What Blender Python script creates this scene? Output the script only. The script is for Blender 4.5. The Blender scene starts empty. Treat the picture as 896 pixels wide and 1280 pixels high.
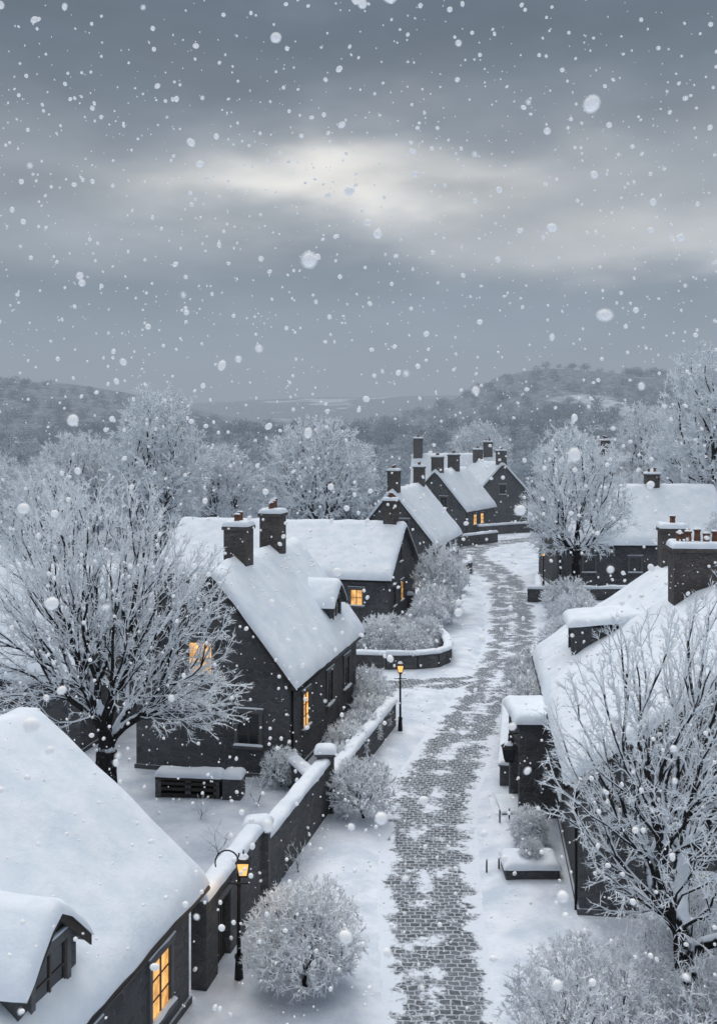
import bpy, math, random, bmesh
import numpy as np
from mathutils import Vector, Matrix, noise as mnoise

random.seed(7)
sc = bpy.context.scene
COL = sc.collection

# ------------------------------------------------------------------ nodes helpers
def new_mat(name):
    m = bpy.data.materials.new(name); m.use_nodes = True
    nt = m.node_tree; nt.nodes.clear()
    return m, nt
def N(nt, t, **kw):
    n = nt.nodes.new(t)
    for k, v in kw.items(): setattr(n, k, v)
    return n
def setin(nt, sock, v):
    if isinstance(v, bpy.types.NodeSocket): nt.links.new(v, sock)
    elif isinstance(v, (tuple, list)) and len(v) == 3 and sock.type == 'RGBA': sock.default_value = (*v, 1)
    else: sock.default_value = v
def M(nt, op, a, b=None, c=None, clamp=False):
    n = N(nt, 'ShaderNodeMath', operation=op, use_clamp=clamp)
    setin(nt, n.inputs[0], a)
    if b is not None: setin(nt, n.inputs[1], b)
    if c is not None: setin(nt, n.inputs[2], c)
    return n.outputs[0]
def MIX(nt, f, a, b, blend='MIX'):
    n = N(nt, 'ShaderNodeMix', data_type='RGBA', blend_type=blend)
    setin(nt, n.inputs[0], f); setin(nt, n.inputs[6], a); setin(nt, n.inputs[7], b)
    return n.outputs[2]
def NOISE(nt, vec, scale, detail=4, rough=.55):
    n = N(nt, 'ShaderNodeTexNoise'); n.inputs['Scale'].default_value = scale
    n.inputs['Detail'].default_value = detail; n.inputs['Roughness'].default_value = rough
    if vec is not None: nt.links.new(vec, n.inputs['Vector'])
    return n.outputs['Fac']
def MR(nt, v, a, b, c=0., d=1.):
    n = N(nt, 'ShaderNodeMapRange'); n.interpolation_type = 'SMOOTHSTEP'
    setin(nt, n.inputs[0], v)
    for i, q in enumerate((a, b, c, d)): n.inputs[i+1].default_value = q
    return n.outputs[0]
def BSDF(nt, col, rough=.8, bump=None, bstr=.5, bdist=.02, spec=.3, metal=0.):
    p = N(nt, 'ShaderNodeBsdfPrincipled')
    setin(nt, p.inputs['Base Color'], col); setin(nt, p.inputs['Roughness'], rough)
    p.inputs['Specular IOR Level'].default_value = spec; p.inputs['Metallic'].default_value = metal
    if bump is not None:
        b = N(nt, 'ShaderNodeBump'); b.inputs['Strength'].default_value = bstr; b.inputs['Distance'].default_value = bdist
        nt.links.new(bump, b.inputs['Height']); nt.links.new(b.outputs[0], p.inputs['Normal'])
    o = N(nt, 'ShaderNodeOutputMaterial'); nt.links.new(p.outputs[0], o.inputs[0])
    return p
def OBJC(nt): return N(nt, 'ShaderNodeTexCoord').outputs['Object']
def POS(nt): return N(nt, 'ShaderNodeNewGeometry').outputs['Position']
def NZ(nt):
    s = N(nt, 'ShaderNodeSeparateXYZ'); nt.links.new(N(nt, 'ShaderNodeNewGeometry').outputs['Normal'], s.inputs[0])
    return s.outputs[2]

def mk_snow():
    m, nt = new_mat('snow'); p = POS(nt)
    a = NOISE(nt, p, 1.3, 4); b = NOISE(nt, p, 14, 3)
    h = M(nt, 'ADD', a, M(nt, 'MULTIPLY', b, .12))
    col = MIX(nt, MR(nt, a, .3, .7), (.72, .79, .88), (.82, .87, .94))
    BSDF(nt, col, .75, h, .55, .12, .2); return m
def mk_ground():
    m, nt = new_mat('ground_snow'); p = POS(nt)
    a = NOISE(nt, p, .7, 6, .6); b = NOISE(nt, p, 5, 4)
    h = M(nt, 'ADD', M(nt, 'MULTIPLY', a, 1.5), M(nt, 'MULTIPLY', b, .32))
    near = MIX(nt, MR(nt, a, .32, .68), (.57, .64, .745), (.80, .85, .93))
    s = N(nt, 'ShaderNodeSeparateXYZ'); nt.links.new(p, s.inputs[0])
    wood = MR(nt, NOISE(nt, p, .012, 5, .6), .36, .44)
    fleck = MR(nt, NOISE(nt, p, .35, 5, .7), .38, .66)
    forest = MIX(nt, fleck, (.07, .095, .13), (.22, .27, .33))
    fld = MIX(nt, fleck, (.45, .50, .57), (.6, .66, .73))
    hazed_far = MIX(nt, wood, fld, forest)  # blue-grey distance haze is painted into these hill colours
    BSDF(nt, MIX(nt, MR(nt, s.outputs[1], 200, 300), near, hazed_far), .8, h, .6, .2, .2); return m
def mk_stone(name, dark, light, scale=2.6, mort=(.15, .155, .165)):
    m, nt = new_mat(name); o = OBJC(nt)
    mp = N(nt, 'ShaderNodeMapping'); nt.links.new(o, mp.inputs[0]); mp.inputs['Scale'].default_value = (1, 1, 1.9)
    wn = N(nt, 'ShaderNodeTexNoise'); wn.inputs['Scale'].default_value = 3; nt.links.new(mp.outputs[0], wn.inputs['Vector'])
    vm = N(nt, 'ShaderNodeVectorMath', operation='MULTIPLY_ADD'); nt.links.new(wn.outputs['Color'], vm.inputs[0])
    vm.inputs[1].default_value = (.16,)*3; nt.links.new(mp.outputs[0], vm.inputs[2])
    v = N(nt, 'ShaderNodeTexVoronoi'); v.inputs['Scale'].default_value = scale; nt.links.new(vm.outputs[0], v.inputs['Vector'])
    v2 = N(nt, 'ShaderNodeTexVoronoi', feature='DISTANCE_TO_EDGE'); v2.inputs['Scale'].default_value = scale; nt.links.new(vm.outputs[0], v2.inputs['Vector'])
    sp = N(nt, 'ShaderNodeSeparateColor'); nt.links.new(v.outputs['Color'], sp.inputs[0])
    c = MIX(nt, sp.outputs[0], dark, light)
    gr = NOISE(nt, o, 9, 6, .65)
    c = MIX(nt, .55, c, MIX(nt, gr, dark, light))
    st = NOISE(nt, o, .6, 5)
    c = MIX(nt, MR(nt, st, .35, .75, 0, .5), c, tuple(x*.45 for x in dark))
    e = MR(nt, v2.outputs[0], .0, .07)
    c = MIX(nt, e, mort, c)
    fr = MR(nt, NOISE(nt, o, 5, 6, .7), .60, .78, 0, .5)
    up = MR(nt, NZ(nt), .35, .8)
    c = MIX(nt, M(nt, 'MAXIMUM', fr, up), c, (.53, .59, .67))
    h = M(nt, 'ADD', e, M(nt, 'MULTIPLY', gr, .7))
    BSDF(nt, c, .9, h, .8, .03, .15); return m
def mk_simple(name, col, rough=.6, var=.35, scale=8, metal=0., spec=.3):
    m, nt = new_mat(name); n = NOISE(nt, OBJC(nt), scale, 5)
    c = MIX(nt, n, tuple(x*(1-var) for x in col), tuple(x*(1+var) for x in col))
    BSDF(nt, c, rough, n, .3, .01, spec, metal); return m
def mk_bark(name='snowy_bark', a=(.014, .013, .014), b=(.05, .047, .047), s=(.80, .86, .94)):
    m, nt = new_mat(name); p = POS(nt); n = NOISE(nt, p, 6, 2)
    f = MR(nt, M(nt, 'ADD', NZ(nt), M(nt, 'MULTIPLY', M(nt, 'SUBTRACT', n, .5), .9)), .12, .40)
    d = N(nt, 'ShaderNodeBsdfDiffuse'); setin(nt, d.inputs[0], MIX(nt, f, MIX(nt, n, a, b), s))
    nt.links.new(d.outputs[0], N(nt, 'ShaderNodeOutputMaterial').inputs[0]); return m
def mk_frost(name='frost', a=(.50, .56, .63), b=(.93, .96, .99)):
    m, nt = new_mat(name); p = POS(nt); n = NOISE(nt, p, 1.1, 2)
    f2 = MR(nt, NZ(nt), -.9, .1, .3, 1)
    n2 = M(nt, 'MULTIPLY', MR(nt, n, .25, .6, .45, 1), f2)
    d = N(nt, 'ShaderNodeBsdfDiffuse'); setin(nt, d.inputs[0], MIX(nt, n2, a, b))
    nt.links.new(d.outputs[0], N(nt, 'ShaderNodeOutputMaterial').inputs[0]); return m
def mk_lit():
    m, nt = new_mat('lit_window_glass'); o = OBJC(nt); n = NOISE(nt, o, 2.2, 3)
    em = N(nt, 'ShaderNodeEmission'); setin(nt, em.inputs[0], MIX(nt, n, (1., .40, .09), (1., .66, .26)))
    setin(nt, em.inputs[1], MR(nt, n, .3, .7, .6, 1.35))
    g = N(nt, 'ShaderNodeBsdfGlossy'); g.inputs['Roughness'].default_value = .1; g.inputs[0].default_value = (.05, .05, .05, 1)
    ad = N(nt, 'ShaderNodeAddShader'); nt.links.new(em.outputs[0], ad.inputs[0]); nt.links.new(g.outputs[0], ad.inputs[1])
    out = N(nt, 'ShaderNodeOutputMaterial'); nt.links.new(ad.outputs[0], out.inputs[0]); return m
def mk_cobble():
    m, nt = new_mat('cobblestones')
    uv = N(nt, 'ShaderNodeUVMap'); uv.uv_map = 'UVMap'; p = POS(nt)
    wn = N(nt, 'ShaderNodeTexNoise'); wn.inputs['Scale'].default_value = 2.2; wn.inputs['Detail'].default_value = 3; nt.links.new(p, wn.inputs['Vector'])
    vm = N(nt, 'ShaderNodeVectorMath', operation='MULTIPLY_ADD'); nt.links.new(wn.outputs['Color'], vm.inputs[0])
    vm.inputs[1].default_value = (.30,)*3; nt.links.new(uv.outputs[0], vm.inputs[2])
    br = N(nt, 'ShaderNodeTexBrick'); nt.links.new(vm.outputs[0], br.inputs['Vector'])
    br.inputs['Scale'].default_value = 1; br.inputs['Brick Width'].default_value = .29; br.inputs['Row Height'].default_value = .22
    br.inputs['Mortar Size'].default_value = .028; br.inputs['Mortar Smooth'].default_value = .5
    br.inputs['Color1'].default_value = (.04, .048, .062, 1); br.inputs['Color2'].default_value = (.15, .168, .195, 1)
    br.inputs['Mortar'].default_value = (.46, .51, .58, 1); br.inputs['Bias'].default_value = -.1
    fine = NOISE(nt, p, 7, 6, .78); big = NOISE(nt, p, .6, 4, .6); mid = NOISE(nt, p, 1.8, 5, .7)
    at = N(nt, 'ShaderNodeAttribute'); at.attribute_name = 'edge'
    e = at.outputs['Fac']
    mask = M(nt, 'ADD', M(nt, 'MULTIPLY', big, 1.5), M(nt, 'ADD', M(nt, 'MULTIPLY', fine, .8), M(nt, 'MULTIPLY', mid, 1.2)))
    rut = M(nt, 'MULTIPLY', M(nt, 'ABSOLUTE', M(nt, 'SUBTRACT', e, .42)), .45)
    mask = M(nt, 'ADD', M(nt, 'ADD', mask, rut), M(nt, 'MULTIPLY', M(nt, 'POWER', e, 3.5), .55))
    f = MR(nt, mask, 1.84, 2.06)
    dust = MR(nt, fine, .45, .72, .0, .5)
    c = MIX(nt, dust, br.outputs['Color'], (.42, .47, .54))
    c = MIX(nt, f, c, (.72, .78, .87))
    h = M(nt, 'ADD', M(nt, 'MULTIPLY', M(nt, 'SUBTRACT', 1., br.outputs['Fac']), M(nt, 'SUBTRACT', 1., f)), M(nt, 'MULTIPLY', M(nt, 'ADD', fine, f), .6))
    BSDF(nt, c, M(nt, 'MULTIPLY_ADD', f, .35, .5), h, .7, .03, .35); return m

SNOW = mk_snow(); GROUND = mk_ground()
STONE = mk_stone('house_stone', (.068, .070, .076), (.145, .147, .152))
WSTONE = mk_stone('wall_stone', (.072, .074, .08), (.18, .178, .178), 3.4, (.11, .115, .125))
CHIM = mk_stone('chimney_stone', (.075, .066, .063), (.17, .153, .145), 4.2, (.09, .09, .095))
TRIM = mk_simple('dressed_stone', (.125, .127, .132), .85)
SLATE = mk_simple('slate', (.06, .065, .075), .6, .4, 6)
WOOD = mk_simple('dark_wood', (.045, .038, .034), .7, .5, 12)
FRAME = mk_simple('window_frame', (.08, .068, .06), .6)
IRON = mk_simple('cast_iron', (.018, .018, .02), .45, .3, 20, .3)
POT = mk_simple('clay_pot', (.16, .075, .05), .8)
m, nt = new_mat('dark_glass'); BSDF(nt, (.02, .025, .032), .12, spec=.5); DGLASS = m
LIT = mk_lit(); BARK = mk_bark(); FROST = mk_frost(); COB = mk_cobble()
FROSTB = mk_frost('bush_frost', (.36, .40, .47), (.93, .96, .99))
FROSTF = mk_frost('hazed_forest_frost', (.24, .28, .33), (.60, .66, .72))  # muted bluish frost: aerial haze put into the colour
BARKF = mk_bark('hazed_forest_bark', (.06, .07, .085), (.10, .12, .14), (.55, .61, .68))  # bark lightened towards blue-grey, haze painted in
FROSTH = mk_frost('hazed_hill_frost', (.15, .19, .24), (.38, .44, .51))  # hill frost greyed further, distance haze mixed into its colour
BARKH = mk_bark('hazed_hill_bark', (.08, .10, .13), (.11, .135, .165), (.4, .45, .52))  # low-contrast blue-grey bark, haze put into the paint
m, nt = new_mat('lantern_glass'); e = N(nt, 'ShaderNodeEmission'); e.inputs[0].default_value = (1, .55, .17, 1); e.inputs[1].default_value = 1.3
nt.links.new(e.outputs[0], N(nt, 'ShaderNodeOutputMaterial').inputs[0]); LGLASS = m

# ------------------------------------------------------------------ mesh builder
class MB:
    def __init__(s): s.v = []; s.f = []; s.m = []; s.s = []
    def poly(s, pts, mat, smooth=False):
        i = len(s.v); s.v += [tuple(p) for p in pts]; s.f.append(tuple(range(i, i+len(pts)))); s.m.append(mat); s.s.append(smooth)
    def box(s, x0, x1, y0, y1, z0, z1, mat, tf=None):
        c = [(x0,y0,z0),(x1,y0,z0),(x1,y1,z0),(x0,y1,z0),(x0,y0,z1),(x1,y0,z1),(x1,y1,z1),(x0,y1,z1)]
        if tf: c = [tf(*q) for q in c]
        i = len(s.v); s.v += c
        for q in ((0,3,2,1),(4,5,6,7),(0,1,5,4),(1,2,6,5),(2,3,7,6),(3,0,4,7)):
            s.f.append(tuple(i+k for k in q)); s.m.append(mat); s.s.append(False)
    def extr(s, prof, d0, d1, axis, mat):
        n = len(prof); i = len(s.v)
        for d in (d0, d1):
            for a, b in prof: s.v.append((a, d, b) if axis == 'y' else (d, a, b))
        s.f.append(tuple(range(i, i+n))); s.f.append(tuple(range(i+2*n-1, i+n-1, -1)))
        for k in range(n): s.f.append((i+k, i+n+k, i+n+(k+1) % n, i+(k+1) % n))
        s.m += [mat]*(n+2); s.s += [False]*(n+2)
    def cyl(s, p0, p1, r0, r1, n, mat, smooth=True, caps=True):
        p0 = Vector(p0); p1 = Vector(p1); d = (p1-p0).normalized()
        a = d.orthogonal().normalized(); b = d.cross(a); i = len(s.v)
        for p, r in ((p0, r0), (p1, r1)):
            for k in range(n):
                t = 2*math.pi*k/n; s.v.append(tuple(p+(a*math.cos(t)+b*math.sin(t))*r))
        for k in range(n):
            s.f.append((i+k, i+(k+1) % n, i+n+(k+1) % n, i+n+k)); s.m.append(mat); s.s.append(smooth)
        if caps:
            s.f.append(tuple(range(i+n-1, i-1, -1))); s.f.append(tuple(range(i+n, i+2*n))); s.m += [mat]*2; s.s += [False]*2
    def cap(s, x0, x1, y0, y1, zf, T, R, step=.4, mat=None, tf=None, seed=0., lump=.25):
        def axis(a, b):
            L = b-a; r = min(R, L*.45)
            e = [0, .06*r, .22*r, .5*r, r]
            k = max(1, int((L-2*r)/step)); mid = [r+(L-2*r)*j/k for j in range(1, k)]
            return [a+q for q in e]+[a+q for q in mid]+[b-q for q in reversed(e)], r
        X, rx = axis(x0, x1); Y, ry = axis(y0, y1); i = len(s.v)
        def pf(d, r):
            t = min(max(d/r, 0), 1); return math.sqrt(max(0, 1-(1-t)**2))
        for x in X:
            for y in Y:
                h = T*pf(min(x-x0, x1-x), rx)*pf(min(y-y0, y1-y), ry)
                nz = mnoise.noise(Vector((x*.9+seed, y*.9, seed*1.7)))+.5*mnoise.noise(Vector((x*2.7+seed, y*2.7, seed)))
                z = zf(x, y)+h*(1+lump*nz)
                jx = jy = 0
                if x in (X[0], X[-1]) : jx = .05*mnoise.noise(Vector((y*1.7, seed, 3)))
                if y in (Y[0], Y[-1]) : jy = .05*mnoise.noise(Vector((x*1.7, seed, 8)))
                q = (x+jx, y+jy, z)
                s.v.append(tf(*q) if tf else q)
        ny = len(Y)
        for a in range(len(X)-1):
            for b in range(ny-1):
                s.f.append((i+a*ny+b, i+(a+1)*ny+b, i+(a+1)*ny+b+1, i+a*ny+b+1)); s.m.append(mat or SNOW); s.s.append(True)
    def emit(s, name, parent=None):
        me = bpy.data.meshes.new(name); me.from_pydata(s.v, [], s.f)
        mats = []
        for q in s.m:
            if q not in mats: mats.append(q)
        for q in mats: me.materials.append(q)
        idx = {q: k for k, q in enumerate(mats)}
        me.polygons.foreach_set('material_index', [idx[q] for q in s.m]); me.polygons.foreach_set('use_smooth', s.s)
        me.update()
        o = bpy.data.objects.new(name, me); COL.objects.link(o)
        if parent: o.parent = parent
        return o
def empty(name, loc=(0, 0, 0), rot=0.):
    o = bpy.data.objects.new(name, None); o.empty_display_size = .5; COL.objects.link(o)
    o.location = loc; o.rotation_euler = (0, 0, math.radians(rot)); return o

# ------------------------------------------------------------------ houses
def window(parent, cx, cz, w, h, face, pos, sgn, lit, nx=2, ny=3, name='window'):
    mb = MB()
    if face == 'x': tf = lambda t, n, z: (pos+sgn*n, cx+t, z)
    else: tf = lambda t, n, z: (cx+t, pos+sgn*n, z)
    z0, z1 = cz-h/2, cz+h/2; a = w/2
    mb.box(-a, a, .004, .012, z0, z1, LIT if lit else DGLASS, tf)
    mb.box(-a-.14, -a, -.02, .075, z0, z1, TRIM, tf); mb.box(a, a+.14, -.02, .075, z0, z1, TRIM, tf)
    mb.box(-a-.2, a+.2, -.02, .09, z1, z1+.18, TRIM, tf); mb.box(-a-.18, a+.18, -.02, .15, z0-.12, z0, TRIM, tf)
    f = .05
    mb.box(-a, -a+f, .0, .045, z0, z1, FRAME, tf); mb.box(a-f, a, .0, .045, z0, z1, FRAME, tf)
    mb.box(-a+f, a-f, .0, .045, z0, z0+f, FRAME, tf); mb.box(-a+f, a-f, .0, .045, z1-f, z1, FRAME, tf)
    for k in range(1, nx):
        x = -a+w*k/nx; q = .028 if k*2 == nx else .016
        mb.box(x-q, x+q, .0, .04, z0+f, z1-f, FRAME, tf)
    for k in range(1, ny):
        z = z0+h*k/ny; mb.box(-a+f, a-f, .0, .034, z-.015, z+.015, FRAME, tf)
    mb.cap(-a-.16, a+.16, .0, .16, lambda x, y: z0, .07, .06, mat=SNOW, tf=tf, seed=cx)
    mb.cap(-a-.2, a+.2, .0, .1, lambda x, y: z1+.18, .05, .05, mat=SNOW, tf=tf, seed=cx+3)
    return mb.emit(name, parent)

def chimney(parent, x, y, z0, z1, wx=.9, wy=1.1, pots=2):
    mb = MB()
    mb.box(x-wx/2, x+wx/2, y-wy/2, y+wy/2, z0, z1-.22, CHIM)
    mb.box(x-wx/2-.07, x+wx/2+.07, y-wy/2-.07, y+wy/2+.07, z1-.22, z1-.08, CHIM)
    mb.box(x-wx/2-.02, x+wx/2+.02, y-wy/2-.02, y+wy/2+.02, z1-.08, z1, CHIM)
    mb.cap(x-wx/2-.07, x+wx/2+.07, y-wy/2-.07, y+wy/2+.07, lambda a, b: z1-.07, .22, .14, seed=y+x, step=.2)
    for k in range(pots):
        t = (k+.5)/pots-.5
        px, py = (x, y+t*wy*.85) if wy >= wx else (x+t*wx*.85, y)
        hh = .42+.07*((k*7) % 3)
        mb.cyl((px, py, z1-.05), (px, py, z1+hh), .13, .105, 12, POT)
        mb.cyl((px, py, z1+hh-.05), (px, py, z1+hh+.02), .135, .135, 12, POT)
        mb.cap(px-.12, px+.12, py-.12, py+.12, lambda a, b: z1+hh+.02, .06, .1, seed=k)
    mb.emit('chimney', parent)

HS = [0]
def house(loc, rot, L, w, ez, rz, T=.30, name='stone_house'):
    HS[0] += 1; sd = HS[0]*3.3
    P = empty(name, (*loc, 0), rot); m = (rz-ez)/w; ww = w-.32
    mb = MB(); zt = lambda x: rz-abs(x)*m
    mb.extr([(-ww, -.3), (ww, -.3), (ww, zt(ww)-.12), (0, rz-.12), (-ww, zt(ww)-.12)], .22, L-.22, 'y', STONE)
    mb.emit('walls', P)
    mb = MB()
    for sg in (-1, 1):
        mb.extr([(0, rz), (sg*w, ez), (sg*w, ez-.15), (0, rz-.2)], 0, L, 'y', SLATE)
        for yy in (-.035, L):
            mb.extr([(0, rz+.0), (sg*(w+.02), ez-.01), (sg*(w+.02), ez-.24), (0, rz-.26)], yy, yy+.035, 'y', WOOD)
        mb.cyl((sg*(w+.07), 0, ez-.12), (sg*(w+.07), L, ez-.12), .075, .075, 8, IRON)
        mb.cyl((sg*(ww+.07), .5, 0), (sg*(ww+.07), .5, ez-.3), .045, .045, 8, IRON)
        mb.cyl((sg*(ww+.07), .5, ez-.32), (sg*(w+.07), .5, ez-.14), .045, .045, 8, IRON)
    mb.emit('roof', P)
    mb = MB()
    mb.cap(-w-.10, w+.10, -.1, L+.1, lambda x, y: rz-math.sqrt(x*x+.035)*m+.02, T*1.15, .34, step=.42, seed=sd, lump=.26)
    mb.emit('roof_snow', P)
    mb = MB(); mb.box(-ww-.06, ww+.06, .16, L-.16, -.3, .35, WSTONE); mb.emit('plinth', P)
    return P, dict(w=w, ww=ww, m=m, rz=rz, ez=ez, L=L)

def dormer(P, H, sx, yc, dw, xf, ez, pz, lit=False, gable=True):
    mb = MB(); rz, m = H['rz'], H['m']; hw = dw/2
    xin = max(.2, (rz-pz)/m-.25); zb = rz-xf*m-.2
    X = lambda x: sx*x
    if gable:
        mb.extr([(yc-hw, zb), (yc+hw, zb), (yc+hw, ez), (yc, pz-.08), (yc-hw, ez)], X(xin), X(xf), 'x', STONE)
        mm = (pz-ez)/hw; o = hw+.16
        for sg in (-1, 1):
            mb.extr([(yc, pz), (yc+sg*o, pz-mm*o), (yc+sg*o, pz-mm*o-.12), (yc, pz-.14)], X(xin), X(xf+.2), 'x', SLATE)
            mb.extr([(yc, pz+.01), (yc+sg*(o+.01), pz-mm*o), (yc+sg*(o+.01), pz-mm*o-.2), (yc, pz-.22)], X(xf+.2), X(xf+.24), 'x', WOOD)
        zf = lambda x, y: pz-math.sqrt((y-yc)**2+.02)*mm+.02
        ya, yb = yc-o-.06, yc+o+.06
        wz = (zb+.25+ez)/2+.12; wh = min(1.3, ez-zb-.3)
    else:
        mb.box(min(X(xin), X(xf)), max(X(xin), X(xf)), yc-hw, yc+hw, zb, ez, STONE)
        mb.box(min(X(xin), X(xf+.22)), max(X(xin), X(xf+.22)), yc-hw-.15, yc+hw+.15, ez, ez+.12, SLATE)
        zf = lambda x, y: ez+.12+(xf-abs(x))*.10
        ya, yb = yc-hw-.2, yc+hw+.2
        wz = (zb+.2+ez)/2+.05; wh = ez-zb-.55
    a, b = X(xin-.3), X(xf+.28)
    mb.cap(min(a, b), max(a, b), ya, yb, zf, .30, .25, step=.3, seed=yc+dw, lump=.15)
    mb.emit('dormer', P)
    window(P, yc, wz, dw*.55, wh, 'x', X(xf), sx, lit, 2, 2, 'dormer_window')

# A : foreground left
P, H = house((-11.59, 12.4), -13.6, 14, 4.7, 3.05, 6.9, .34)
dormer(P, H, 1, 7.5, 2.0, 4.3, 4.45, 5.35)
window(P, 12.1, 1.55, 1.0, 1.35, 'x', H['ww'], 1, True, 2, 3)
window(P, 8.6, 1.55, 1.0, 1.35, 'x', H['ww'], 1, False, 2, 3)
# B : centre left
P, H = house((-6.0, 41.2), -13.6, 11.7, 3.6, 3.95, 8.5, .32)
dormer(P, H, 1, 8.9, 2.1, 2.9, 5.9, 6.8)
window(P, 2.5, 2.4, .9, 1.45, 'x', H['ww'], 1, True, 2, 3)
window(P, 6.3, 2.4, .9, 1.45, 'x', H['ww'], 1, False, 2, 3)
window(P, 9.4, 2.4, .9, 1.45, 'x', H['ww'], 1, False, 2, 3)
window(P, -.45, 4.85, 1.05, 1.3, 'y', .22, -1, True, 2, 2)
window(P, 1.6, 2.1, .9, 1.3, 'y', .22, -1, False, 2, 3)
chimney(P, 0, 3.4, 6.6, 10.0, 1.0, 1.0, 2); chimney(P, 0, 8.1, 6.6, 10.2, 1.0, 1.0, 3)
# C : behind B, gable to the street
P, H = house((-13.96, 81.5), -103.6, 18, 5.6, 3.6, 7.0, .36)
window(P, 15.5, 2.25, .9, 1.15, 'x', H['ww'], 1, True, 2, 2)
window(P, 12.2, 2.25, .9, 1.15, 'x', H['ww'], 1, False, 2, 2)
window(P, .4, 2.1, .9, 1.4, 'y', 17.78, 1, True, 2, 3); window(P, .9, 4.9, .8, 1.1, 'y', 17.78, 1, False, 2, 2)
window(P, 3.2, 2.1, .9, 1.4, 'y', 17.78, 1, False, 2, 3)
chimney(P, 0, 16.9, 5.5, 8.9, 1.1, 1.0, 2)
# D
P, H = house((3.3, 101.8), -16, 14, 4.5, 2.7, 8.2, .38)
chimney(P, 0, .9, 6.5, 10.2, 1.1, 1.2, 2); chimney(P, 0, 12.5, 6.5, 10.2, 1.1, 1.2, 2)
window(P, 1.2, 4.6, .9, 1.3, 'y', .22, -1, False, 2, 2); window(P, 4, 1.5, 1, 1.0, 'x', H['ww'], 1, False)
window(P, 9, 1.5, 1, 1.0, 'x', H['ww'], 1, True)
# E
P, H = house((10.2, 137), -28, 11, 4.6, 3.5, 8.8, .4)
chimney(P, 0, .9, 6.5, 10.7, 1.3, 1.3, 2); chimney(P, 0, 6.5, 6.5, 10.9, 1.3, 1.3, 2)
window(P, 3.6, 2.2, 1.1, 1.4, 'x', H['ww'], 1, True); window(P, 6.2, 2.2, 1.1, 1.4, 'x', H['ww'], 1, True)
window(P, 1.2, 4.6, 1., 1.4, 'y', .22, -1, False)
# F and neighbours
P, H = house((22.0, 156), 12, 13, 4.4, 4.4, 9.2, .4)
chimney(P, 0, .9, 6.5, 11.2, 1.3, 1.3, 2); chimney(P, 0, 12, 6.5, 11.2, 1.3, 1.3, 2)
window(P, 0, 5.2, 1., 1.4, 'y', .22, -1, False); window(P, -1.8, 2, 1., 1.4, 'y', .22, -1, False)
P, H = house((9, 172), -97, 14, 4.6, 5, 10.2, .4)
chimney(P, 0, 1, 8, 13.0, 1.8, 1.5, 3); chimney(P, 0, 12.6, 8, 12.4, 1.5, 1.5, 2)
P, H = house((31.2, 128), 14, 12, 4.4, 6.6, 11.0, .4)
chimney(P, 0, .9, 9, 13.0, 1.2, 1.2, 2)
window(P, 0, 8, 1., 1.3, 'y', .22, -1, False)
# H : wide roof on the right
P, H = house((17.2, 94.6), -91, 15.5, 5.4, 4.2, 8.9, .4)
chimney(P, 0, 9.8, 7, 10.2, 1.0, 1.2, 2)
for yy in (3, 7, 11.5): window(P, yy, 2.4, 1., 1.3, 'x', H['ww'], 1, False)
# J : behind the big left tree
P, H = house((-26, 51.0), -101, 15.4, 4.6, 3.4, 7.5, .36)
window(P, 12, 2.1, .9, 1.2, 'x', H['ww'], 1, False)
chimney(P, 0, 5.2, 6, 9.2, 1.0, 1.0, 2)
# I : right-hand house
P, H = house((11.84, 28.5), -6.5, 17, 5.9, 4.0, 8.1, .36)
dormer(P, H, -1, 12.1, 2.3, 4.7, 6.3, 6.3, gable=False)
chimney(P, 0, 16.3, 6.5, 9.9, 1.1, 1.0, 1); chimney(P, -.35, 9.6, 6.5, 9.8, 1.9, 1.2, 5)
window(P, 14.6, 2.2, .95, 1.3, 'x', -H['ww'], -1, False); window(P, 6, 2.2, .95, 1.3, 'x', -H['ww'], -1, False)
window(P, -2.5, 2.2, 1, 1.3, 'y', .22, -1, False); window(P, 0, 5.4, 1, 1.2, 'y', .22, -1, False)
# porch on house I, facing street
mb = MB()
mb.box(5.75, 7.55, 36.6, 36.95, -.2, 3.45, STONE); mb.box(5.75, 7.55, 38.9, 39.25, -.2, 3.45, STONE)
mb.box(5.80, 6.1, 36.95, 38.9, 2.5, 3.4, STONE); mb.box(7.1, 7.5, 36.95, 38.9, -.2, 3.45, STONE)
mb.box(5.6, 7.7, 36.45, 39.4, 3.45, 3.6, SLATE); mb.cap(5.52, 7.78, 36.37, 39.48, lambda x, y: 3.6, .34, .25, step=.3)
mb.box(6.98, 7.09, 37.4, 38.4, .1, 2.2, WOOD)
mb.box(5.2, 6.9, 37.0, 38.85, -.1, .22, TRIM); mb.cap(5.15, 6.4, 37.0, 38.85, lambda x, y: .22, .08, .1)
mb.box(4.95, 5.197, 37.1, 38.7, -.1, .13, TRIM); mb.cap(4.9, 5.2, 37.05, 38.75, lambda x, y: .13, .06, .08)
mb.emit('stone_porch')

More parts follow.
